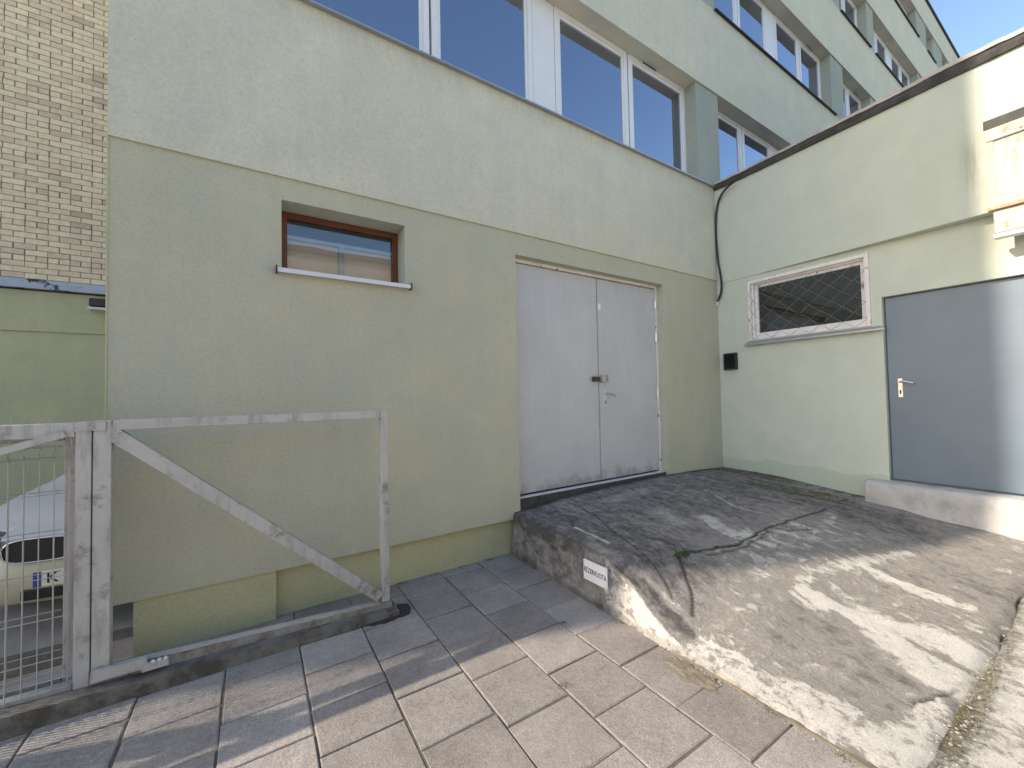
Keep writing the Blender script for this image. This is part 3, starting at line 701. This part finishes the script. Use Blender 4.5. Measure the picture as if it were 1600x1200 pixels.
# ------------------------------------------------------------------ lettering
def text_mesh(txt, size, mat, parent, mw, name='lettering', ext=.0006, font_scale_x=1):
    cu = bpy.data.curves.new('t', 'FONT'); cu.body = txt; cu.size = size; cu.align_x = 'CENTER'; cu.align_y = 'CENTER'; cu.extrude = ext; cu.offset = size*.008; cu.resolution_u = 3
    t = bpy.data.objects.new('t', cu); COL.objects.link(t); bpy.context.view_layer.update()
    me = bpy.data.meshes.new_from_object(t.evaluated_get(bpy.context.evaluated_depsgraph_get()))
    bpy.data.objects.remove(t); me.name = name; me.transform(mw @ Matrix.Diagonal((font_scale_x, 1, 1, 1))); me.materials.clear(); me.materials.append(mat)
    return link(bpy.data.objects.new(name, me), parent)
# sign on the ramp's side face: facing -x, reading along -y
sg = thing('reserved_sign', 'small white sign with black capital letters on the ramp side', 'sign', (-3.96, -1.235, -1.4))
sgx = -3.968
MB().hexa([(sgx,-1.368,-1.478),(sgx+.010,-1.368,-1.478),(sgx+.010,-1.112,-1.484),(sgx,-1.112,-1.484),(sgx,-1.368,-1.322),(sgx+.010,-1.368,-1.322),(sgx+.010,-1.112,-1.328),(sgx,-1.112,-1.328)]).build('board', M['paper'], sg)
rotm = Matrix(((0, 0, -1), (-1, 0, 0), (0, 1, 0))).to_4x4()
text_mesh('REZERVUOTA', .056, M['ink'], sg, Matrix.Translation((sgx-.0008, -1.24, -1.405)) @ rotm, font_scale_x=.70)
for yy, zz in ((-1.125, -1.34), (-1.355, -1.335), (-1.125, -1.47), (-1.355, -1.465)):
    MB().tube([(sgx-.003, yy, zz), (sgx+.001, yy, zz)], .004, 8).build('screw', M['steel'], sg)

# ------------------------------------------------------------------ gate
gt = thing('sliding_gate', 'galvanised steel gate with braced open tail frame and wire mesh panel', 'gate', (-7, -.33, GZ))
Y0, Y1 = -.36, -.30
def zbot(x): return -1.63 + (-5.31-x)*.048
MB().box(-6.905, -5.375, Y0, Y1, -.158, -.098, .003).build('top_rail', M['galv'], gt)
MB().box(-5.373, -5.315, Y0, Y1, zbot(-5.34)+.04, -.098, .003).build('end_stile', M['galv'], gt)
MB().box(-6.985, -6.908, Y0, Y1, zbot(-6.95)+.02, -.098, .003).build('stile', M['galv'], gt)
MB().bar((-6.93, -.33, -.155), (-5.385, -.33, -1.545), .075, .055).build('brace', M['galv'], gt)
x0, x1 = -6.99, -5.30
MB().hexa([(x0,Y0-.005,zbot(x0)-.03),(x1,Y0-.005,zbot(x1)-.03),(x1,Y1+.02,zbot(x1)-.03),(x0,Y1+.02,zbot(x0)-.03),(x0,Y0-.005,zbot(x0)+.03),(x1,Y0-.005,zbot(x1)+.035),(x1,Y1+.02,zbot(x1)+.035),(x0,Y1+.02,zbot(x0)+.03)]).build('bottom_rail', M['rail'], gt)
MB().bar((x0+.09, Y0+.02, zbot(x0)+.036), (x1-.08, Y0+.02, zbot(x1)+.041), .008, .05).build('rail_flange', M['galv'], gt)
br = MB(); br.bar((-6.975, Y0-.03, zbot(-6.97)+.03), (-6.74, Y0-.03, zbot(-6.74)+.04), .06, .03); br.bar((-6.76, Y0-.045, zbot(-6.7)+.02), (-6.64, Y0-.045, zbot(-6.64)+.025), .04, .03); br.build('latch_plate', M['galv'], gt)
for k in range(3): MB().tube([(-6.71+k*.028, Y0-.063, zbot(-6.7)+.05), (-6.71+k*.028, Y0-.058, zbot(-6.7)+.05)], .009, 8).build('bolt', M['white_pvc'], gt)
MB().box(-7.055, -6.99, Y0-.004, Y1, -1.62, -.102, .003).build('post', M['galv'], gt)
MB().box(-7.125, -7.062, -.255, -.20, -1.60, -.125, .003).build('rear_stile', M['galv'], gt)
MB().box(-10.0, -7.058, Y0-.004, Y1, -.185, -.105, .003).build('top_rail', M['galv'], gt)
MB().box(-7.058, -6.93, Y0-.01, Y0-.0045, -.155, -.104).build('joint_plate', M['galv'], gt)
MB().box(-10.0, -7.128, -.255, -.20, -.21, -.145, .003).build('rear_rail', M['galv'], gt)
MB().box(-10.0, -7.060, Y0, Y1, -1.575, -1.545, .003).build('bottom_rail', M['wire'], gt)
MB().box(-10.0, -7.128, -.255, -.20, -1.57, -1.54, .003).build('bottom_rail', M['wire'], gt)
MB().bar((-7.09, -.372, -.165), (-8.43, -.372, -.60), .036, .036).build('brace', M['galv'], gt)
MB().box(-8.50, -8.43, Y0, Y1, -1.545, -.185, .003).build('stile', M['galv'], gt)  # unseen stiles, front and rear, added for their shadow bands on the slabs
MB().box(-8.56, -8.50, -.255, -.20, -1.54, -.21).build('rear_stile', M['galv'], gt)
MB().bar((-8.52, -.372, -.62), (-9.95, -.372, -.2), .036, .036).build('brace', M['galv'], gt)  # unseen second brace, added with the stiles for the shadow bands
MB().box(-10.06, -10.0, Y0, Y1, -1.62, -.1).build('post', M['galv'], gt)
zl = [-.235, -.30, -.49, -.71, -.94, -1.16, -1.38, -1.49]
def wire(pts, r=.0026): MB().tube(pts, r, 5).build('wire', M['wire'], gt)
for yy, x_end, off, top in ((-.365, -7.062, 0, -.19), (-.262, -7.13, .02, -.065)):
    for z in zl: wire([(-10, yy, z), (x_end, yy, z)])
    n = 0; x = x_end - .012 - off
    while x > -9.9:
        pts = [(x, yy-.004, -1.56), (x, yy-.004, -.49), (x, yy-.004, -.30), (x+.004, yy-.028, -.27), (x+.008, yy-.004, -.235), (x+.004, yy-.004, top)]
        wire(pts); x -= .0565

# ------------------------------------------------------------------ car in the alley
car = thing('parked_car', 'pale car with chrome trimmed black grille behind the wire mesh gate', 'car', (-7.22, .8, GZ))
stn = [(0.0,.60,.34,.50,.60,.50),(.06,.72,.24,.58,.70,.60),(.18,.80,.20,.66,.79,.66),(.5,.86,.18,.80,.86,.80),(1.0,.87,.18,.86,.92,.80),(1.35,.87,.18,.89,.96,.78),(2.0,.87,.18,.90,1.40,.56),(2.7,.87,.18,.92,1.46,.55),(3.4,.86,.18,.93,1.40,.53),(3.85,.84,.22,.90,1.08,.60),(4.0,.76,.3,.72,.84,.6)]
cv, cf = [], []
for (d, hw, zb, zs, zt2, tw) in stn:
    half = [(0, zb), (hw*.86, zb), (hw, zb+.12), (hw*1.0, (zb+zs)/2+.05), (hw*.985, zs), (tw+(hw-tw)*.25, zs+(zt2-zs)*.62), (tw*.8, zt2-.025), (0, zt2)]
    full = half + [(-a, b) for a, b in half[-2:0:-1]]
    cv += [(a, d, b) for a, b in full]
K = 14
for i in range(len(stn)-1):
    for k in range(K): cf.append((K*i+k, K*i+(k+1) % K, K*i+K+(k+1) % K, K*i+K+k))
cf += [tuple(range(K)), tuple(K*(len(stn)-1)+k for k in range(K))[::-1]]
YAW = math.radians(-9)
CM = Matrix.Translation((-7.30, .86, GZ)) @ Matrix.Rotation(YAW, 4, 'Z')
def cpart(mbx, name, mat, parent=car, smooth=False, sub=False):
    o = mbx.build(name, mat, parent, smooth); o.data.transform(CM)
    if sub:
        m = o.modifiers.new('sub', 'SUBSURF'); m.levels = 2; m.render_levels = 2
    return o
car.location = (0, 0, 0)
cpart(MB().poly(cv, cf), 'body', M['carpaint'], smooth=True, sub=True)
# bumper shell wraps the lower front
bp = MB(); arcs = []
for i in range(17):
    t = -1 + 2*i/16; x = .84*t; y = -.03 + .26*abs(t)**3.2
    arcs.append([(x, y+.02, .20), (x, y-.035, .26), (x, y-.05, .40), (x, y-.035, .50), (x, y+.03, .565), (x, y+.14, .57)])
flat = [p for a in arcs for p in a]
bp.poly(flat, [(6*i+k, 6*i+6+k, 6*i+7+k, 6*i+k+1) for i in range(16) for k in range(5)])
cpart(bp, 'bumper', M['carbump'], smooth=True)
gr = MB(); pts = []
nG = 28
def kid(cx, hw, zc, hh, y):
    return [(cx+hw*math.copysign(abs(math.cos(a))**.55, math.cos(a)), y, zc+hh*math.copysign(abs(math.sin(a))**.7, math.sin(a))) for a in [2*math.pi*q/nG for q in range(nG)]]
for sx in (-.235, .235):
    P = kid(sx, .205, .60, .085, -.062); g_ = MB(); g_.poly(P + [(p[0], .1, p[2]) for p in P], [tuple(range(nG))] + [(i, (i+1) % nG, nG+(i+1) % nG, nG+i) for i in range(nG)])
    gg = cpart(g_, 'grille', M['black'])
    P2 = kid(sx, .205, .60, .085, -.066); cpart(MB().tube(P2+[P2[0], P2[1]], .006, 6, False), 'chrome_surround', M['chrome'], gg, True)
lip = MB(); lip.hexa([(-.45,-.055,.685),(.45,-.055,.685),(.45,.10,.70),(-.45,.10,.70),(-.45,-.045,.715),(.45,-.045,.715),(.45,.10,.75),(-.45,.10,.75)]); cpart(lip, 'hood_lip', M['carpaint'])
em = MB().tube([(-.06+.035*math.cos(a), -.02, .725) for a in (0,)] + [(-.06, -.05, .73)], .03, 12); cpart(em, 'badge', M['chrome'])
lp = MB().box(-.26, .26, -.098, -.088, .335, .45, .003); lo_ = cpart(lp, 'licence_plate', M['plate'])
cpart(MB().box(-.258, -.215, -.1005, -.0985, .337, .448), 'country_band', M['eublue'], lo_)
pm = Matrix.Translation((0, 0, 0))
tm = text_mesh('K', .105, M['ink'], lo_, CM @ Matrix.Translation((-.155, -.0995, .392)) @ Matrix.Rotation(math.pi/2, 4, 'X'))
tm = text_mesh('I', .105, M['ink'], lo_, CM @ Matrix.Translation((-.08, -.0995, .392)) @ Matrix.Rotation(math.pi/2, 4, 'X'))
cpart(MB().box(-.34, .34, -.075, .0, .24, .32, .01), 'lower_grille', M['black'])
for sx in (-1, 1):
    hl = MB().hexa([(sx*.50,-.02,.60),(sx*.80,.20,.64),(sx*.80,.32,.64),(sx*.50,.2,.60),(sx*.50,-.01,.70),(sx*.80,.21,.76),(sx*.80,.33,.76),(sx*.50,.2,.72)]); cpart(hl, 'headlight', M['glass_dark'])
    fl = MB().tube([(sx*.62, -.02, .36), (sx*.62, .06, .36)], .055, 14); cpart(fl, 'fog_light', M['black'])
    for yy in (.75, 3.25):
        tw = MB().tube([(sx*.70, yy, .30), (sx*.885, yy, .30)], .30, 24); ww = cpart(tw, 'wheel', M['rubber'])
        cpart(MB().tube([(sx*.88, yy, .30), (sx*.892, yy, .30)], .19, 18), 'rim', M['steel'], ww)
ws = MB().hexa([(-.64,1.40,1.0),(.64,1.40,1.0),(.62,1.44,1.0),(-.62,1.44,1.0),(-.50,1.96,1.385),(.50,1.96,1.385),(.49,2.0,1.37),(-.49,2.0,1.37)]); cpart(ws, 'windscreen', M['glass_dark'])

# ------------------------------------------------------------------ brick building at the end of the alley
bb = thing('brick_building', 'cream brick building rising above an olive painted ground floor', 'building', (-12, 6.45, GZ))
bb.location = (0, 0, 0)
BY = 6.45; BZ = 2.13
box('ground_floor_wall', -20, -4.6, BY+.03, BY+.4, GZ-.05, 1.93, M['alleywall'], bb)
box('ledge', -20, -4.6, BY, BY+.03, 1.245, 1.93, M['alleywall'], bb)
fl = MB(); fl.hexa([(-20,BY-.10,1.955),(-4.6,BY-.10,1.955),(-4.6,BY+.1,1.955),(-20,BY+.1,1.955),(-20,BY-.09,2.04),(-4.6,BY-.09,2.04),(-4.6,BY+.1,2.06),(-20,BY+.1,2.06)])
fl.hexa([(-20,BY-.06,2.042),(-4.6,BY-.06,2.042),(-4.6,BY+.1,2.062),(-20,BY+.1,2.062),(-20,BY-.045,2.118),(-4.6,BY-.045,2.118),(-4.6,BY+.1,2.125),(-20,BY+.1,2.125)]); fl.build('flashing', M['flash_rust'], bb)
box('dark_gap', -20, -4.6, BY+.0, BY+.1, 1.93, 1.955, M['black'], bb)
box('mortar_wall', -20, -4.6, BY+.012, BY+.4, BZ, 11.5, M['mortar'], bb)
def brick_mesh(L, seed):
    r_ = random.Random(seed); H, D = .0885, .03; b = bmesh.new()
    def ring(ins, y): return [b.verts.new((sx*(L/2-ins)+r_.uniform(-.002, .002), y, sz*(H/2-ins)+r_.uniform(-.0015, .0015))) for sx, sz in ((-1,-1),(1,-1),(1,1),(-1,1))]
    A, B = ring(0, D), ring(0, .004); Cc = ring(.005, 0)
    for P, Q in ((A, B), (B, Cc)):
        for i in range(4): b.faces.new((P[i], P[(i+1) % 4], Q[(i+1) % 4], Q[i]))
    b.faces.new(Cc); bmesh.ops.recalc_face_normals(b, faces=b.faces)
    me = bpy.data.meshes.new('brick'); b.to_mesh(me); b.free(); me.materials.append(M['brick']); return me
stret = [brick_mesh(.254, k) for k in range(4)]; head = [brick_mesh(.122, k+9) for k in range(3)]
far = []; cnt = 0; br_ = random.Random(5)
for row in range(94):
    z = BZ + .05 + row*.098; header = row % 6 == 3
    step = .134 if header else .266; x = -11.2 + (.133 if row % 2 else 0) + (.05 if header else 0)
    while x < -7.6:
        lox = -9.78 + .0; vis = (-9.95 < x < -8.42) and z < 7.75 and (x > -9.95 + max(0, (z-2)*.0))
        if vis:
            o = bpy.data.objects.new('brick', br_.choice(head if header else stret)); link(o, bb); cnt += 1
            o.location = (x + br_.uniform(-.004, .004), BY - br_.uniform(0, .006), z + br_.uniform(-.002, .002)); o.rotation_euler = (0, br_.uniform(-.006, .006), 0)
        else: far.append((x, z, .122 if header else .254))
        x += step
print('bricks', cnt)
rest = MB()
for x, z, L in far:
    rest.poly([(x-L/2,BY,z-.044),(x+L/2,BY,z-.044),(x+L/2,BY,z+.044),(x-L/2,BY,z+.044),(x-L/2,BY+.02,z-.044),(x+L/2,BY+.02,z-.044),(x+L/2,BY+.02,z+.044),(x-L/2,BY+.02,z+.044)], [(0,1,2,3),(0,1,5,4),(1,2,6,5),(2,3,7,6),(3,0,4,7)])
ro = rest.build('brickwork', M['brick'], bb); ro['kind'] = 'stuff'
# unseen wing added at the left, its corner placed to cast the yard's shade
WX = -18.5; WYc = -.33 + (-7.3-WX)*.345
box('shade_wing', WX, -17.2, WYc, BY-.12, GZ-.05, 14.6, M['brick'], bb)
box('roof', -20, -4.6, BY+.4, 14, 11.4, 11.55, M['felt'], bb)
lm = thing('alley_lamp', 'small dark wall lamp with white rim under the flashing', 'lamp', (0, 0, 0))
box('housing', -8.66, -8.35, BY-.16, BY-.001, 1.72, 1.86, M['dark_metal'], lm, .01)
box('rim', -8.68, -8.33, BY-.18, BY-.001, 1.66, 1.70, M['white_pvc'], lm, .008)

ob = thing('opposite_building', 'plain beige building mirrored in the low brown framed window', 'building', (0, 0, 0))
box('wall', -45, 14, -23, -22, GZ-.05, 8.6, simple('beige_plain_render', (.58, .50, .40), .9, 0, .08, 2), ob)
box('roof', -45.3, 14.3, -23.3, -21.8, 8.602, 8.9, M['felt'], ob)
for k in range(14):
    for zz in (1.2, 4.6):
        wf_ = MB().ring(-43+k*4.0, -41.2+k*4.0, zz, zz+1.6, .07, -21.998, -21.94).build('window', M['white_pvc'], ob)
        MB().box(-42.93+k*4.0, -41.27+k*4.0, -21.99, -21.96, zz+.07, zz+1.53).build('pane', M['glass_dark'], wf_)
# ------------------------------------------------------------------ small growth and litter
def tuft(name, cx, cy, cz, n, spread, h, mat, label, cat, seed, rx=1, ry=1, wid=.006):
    r_ = random.Random(seed); b = MB()
    for k in range(n):
        a = r_.uniform(0, 6.28); d = spread*math.sqrt(r_.random()); x, y = cx+d*math.cos(a)*rx, cy+d*math.sin(a)*ry
        a2 = r_.uniform(0, 6.28); hh = h*r_.uniform(.4, 1); lx, ly = math.cos(a2)*hh*.7, math.sin(a2)*hh*.7; wv = wid*(.6+.8*r_.random())
        px, py = -math.sin(a2)*wv, math.cos(a2)*wv
        b.poly([(x, y, cz), (x+lx*.5+px, y+ly*.5+py, cz+hh*.6), (x+lx, y+ly, cz+hh*.75), (x+lx*.5-px, y+ly*.5-py, cz+hh*.6)], [(0, 1, 2, 3)])
    return tag(b.build(name, mat), label, cat)
tuft('weed', -3.27, -1.53, rz(-3.27, -1.53)-.008, 70, .07, .05, M['leaf'], 'small green weed growing from a crack in the ramp', 'weed', 1, 1.6, .6)
o = tuft('dry_grass', -4.03, -2.10, GZ-.01, 900, .16, .022, M['dry'], None, None, 2, .45, 1.1, .0012); o['kind'] = 'stuff'
o = tuft('moss', -3.0, -3.06, GZ+.0, 1600, .6, .014, M['dry'], None, None, 4, 1, .07, .0012); o['kind'] = 'stuff'
lf = MB(); n = 10
lf.poly([(-3.86+.025*math.cos(a), -2.515+.014*math.sin(a)*(1 if math.cos(a) < .5 else .6), GZ+.012+.006*math.cos(a*2)) for a in [2*math.pi*q/n for q in range(n)]] + [(-3.86+.024*math.cos(a), -2.515+.013*math.sin(a), GZ+.010+.006*math.cos(a*2)) for a in [2*math.pi*q/n for q in range(n)]], [tuple(range(n)), tuple(range(2*n-1, n-1, -1))])
tag(lf.build('fallen_leaf', M['yleaf']), 'tiny yellow fallen leaf lying where the slabs meet the ramp', 'leaf')

def soil(name, pts, z, seed):
    r_ = random.Random(seed); n = len(pts); V_ = [(p[0]+r_.uniform(-.01, .01), p[1]+r_.uniform(-.01, .01), z) for p in pts]
    cx, cy = sum(p[0] for p in pts)/n, sum(p[1] for p in pts)/n
    V_ += [(cx+(p[0]-cx)*.7, cy+(p[1]-cy)*.7, z+.004+r_.uniform(0, .003)) for p in pts] + [(cx, cy, z+.006)]
    F_ = [(i, (i+1) % n, n+(i+1) % n, n+i) for i in range(n)] + [(n+i, n+(i+1) % n, 2*n) for i in range(n)]
    o = obj(name, V_, F_, M['soil']); o['kind'] = 'stuff'; return o
M['soil'] = simple('dry_soil', (.22, .185, .14), .95, 0, .4, 25, .8, 120)
def blob(cx, cy, a, b, seed, n=22):
    r_ = random.Random(seed); return [(cx+a*math.cos(t)*r_.uniform(.75, 1.1), cy+b*math.sin(t)*r_.uniform(.75, 1.1)) for t in [2*math.pi*k/n for k in range(n)]]
soil('soil', blob(-4.02, -2.09, .07, .19, 1), GZ+.002, 1)

strip = [(-3.925-.012-.03*abs(mnoise.noise(Vector((0, k*.9, 3)))), -1.85-k*.05) for k in range(26)]
soil('soil', strip + [(-3.90, p[1]) for p in strip[::-1]], GZ+.001, 3)
M['drain_dark'] = simple('dark_drain_hole', (.04, .034, .028), .8, 0, .4, 25, .8, 90)  # near-black tone painting the shade inside the drain hole
def flat(name, pts, z, mat):
    n = len(pts); o = obj(name, [(x, y, z) for x, y in pts] + [(x, y, z-.02) for x, y in pts], [tuple(range(n))] + [(i, n+i, n+(i+1) % n, (i+1) % n) for i in range(n)], mat); o['kind'] = 'stuff'; return o
dr = random.Random(5)
flat('drain_hole', [(-5.56+.36*t+dr.uniform(-.012, .012), -.470-.040*(1-abs(2*t-1)**2)+dr.uniform(-.012, .012)) for t in [q/12 for q in range(13)]] + [(-5.17, -.42), (-5.16, -.34), (-5.24, -.30), (-5.30, -.40)], GZ+.007, M['drain_dark'])  # flat dark sheet standing in for the shaded drain hole
def tufts(name, spots, n, mat, h, wid, seed):
    r_ = random.Random(seed); b = MB()
    for k in range(n):
        x, y, z, sp = r_.choice(spots); x += r_.gauss(0, sp); y += r_.gauss(0, sp*.6); a2 = r_.uniform(0, 6.28); hh = h*r_.uniform(.3, 1)
        lx, ly = math.cos(a2)*hh*.6, math.sin(a2)*hh*.6; px, py = -math.sin(a2)*wid, math.cos(a2)*wid
        b.poly([(x, y, z), (x+lx*.5+px, y+ly*.5+py, z+hh*.6), (x+lx, y+ly, z+hh*.8), (x+lx*.5-px, y+ly*.5-py, z+hh*.6)], [(0, 1, 2, 3)])
    o = b.build(name, mat); o['kind'] = 'stuff'
M['mossgreen'] = simple('olive_moss', (.09, .095, .03), .95, 0, .5, 30)
tufts('moss', [(-.10, -.15-.17*k, rz(-.10, -.15-.17*k)-.004, .05) for k in range(10)] + [(-.35-.1*k, -.04, rz(-.35-.1*k, -.04)-.004, .03) for k in range(6)], 1500, M['mossgreen'], .016, .003, 21)
tufts('moss', [(-4.2-.3*k, .045, GZ, .03) for k in range(4)] + [(-4.307, -1.25, GZ-.004, .02), (-4.715, -1.75, GZ-.004, .02), (-3.93, -1.5, GZ, .03), (-3.94, -2.5, GZ, .03), (-3.94, -2.8, GZ, .03)], 420, M['mossgreen'], .016, .0022, 22)
# grit gathered along the wall foot and on the slabs
gr_ = random.Random(11); gb = MB()
def pebble(x, y, z, r):
    P = [(x+r*gr_.uniform(.6, 1)*sx, y+r*gr_.uniform(.6, 1)*sy, z+r*gr_.uniform(.4, .8)*sz) for sx, sy, sz in ((1,0,0),(0,1,0),(-1,0,0),(0,-1,0),(0,0,1),(0,0,-.6))]
    gb.poly(P, [(0,1,4),(1,2,4),(2,3,4),(3,0,4),(1,0,5),(2,1,5),(3,2,5),(0,3,5)])
for k in range(260):
    x = gr_.uniform(-3.7, -.1); y = -abs(gr_.gauss(0, .12))-.02 if k % 2 else gr_.uniform(-2.9, -.1)
    if k % 5 == 0: x = -abs(gr_.gauss(0, .1)) - .03; y = gr_.uniform(-1.75, -.05)
    pebble(x, y, rz(x, y)+.002, gr_.uniform(.003, .009))
for k in range(420):
    x = gr_.uniform(-7.2, -3.98); y = gr_.uniform(-3.0, .03) if k % 3 else .05-abs(gr_.gauss(0, .1))
    if y > -.5 and x < -5.2: continue
    pebble(x, y, GZ+.003, gr_.uniform(.002, .006))
for k in range(170):
    pebble(gr_.uniform(-3.9, -1.2), -3.06+gr_.gauss(0, .03), GZ+.02 if gr_.random() < .5 else GZ+.004, gr_.uniform(.004, .013))
for k in range(120): pebble(-3.96+gr_.gauss(0, .02), gr_.uniform(-3.05, -.1), GZ+.003, gr_.uniform(.003, .009))
go = gb.build('grit', simple('pale_grit', (.36, .33, .30), .9, 0, .5, 60)); go['kind'] = 'stuff'
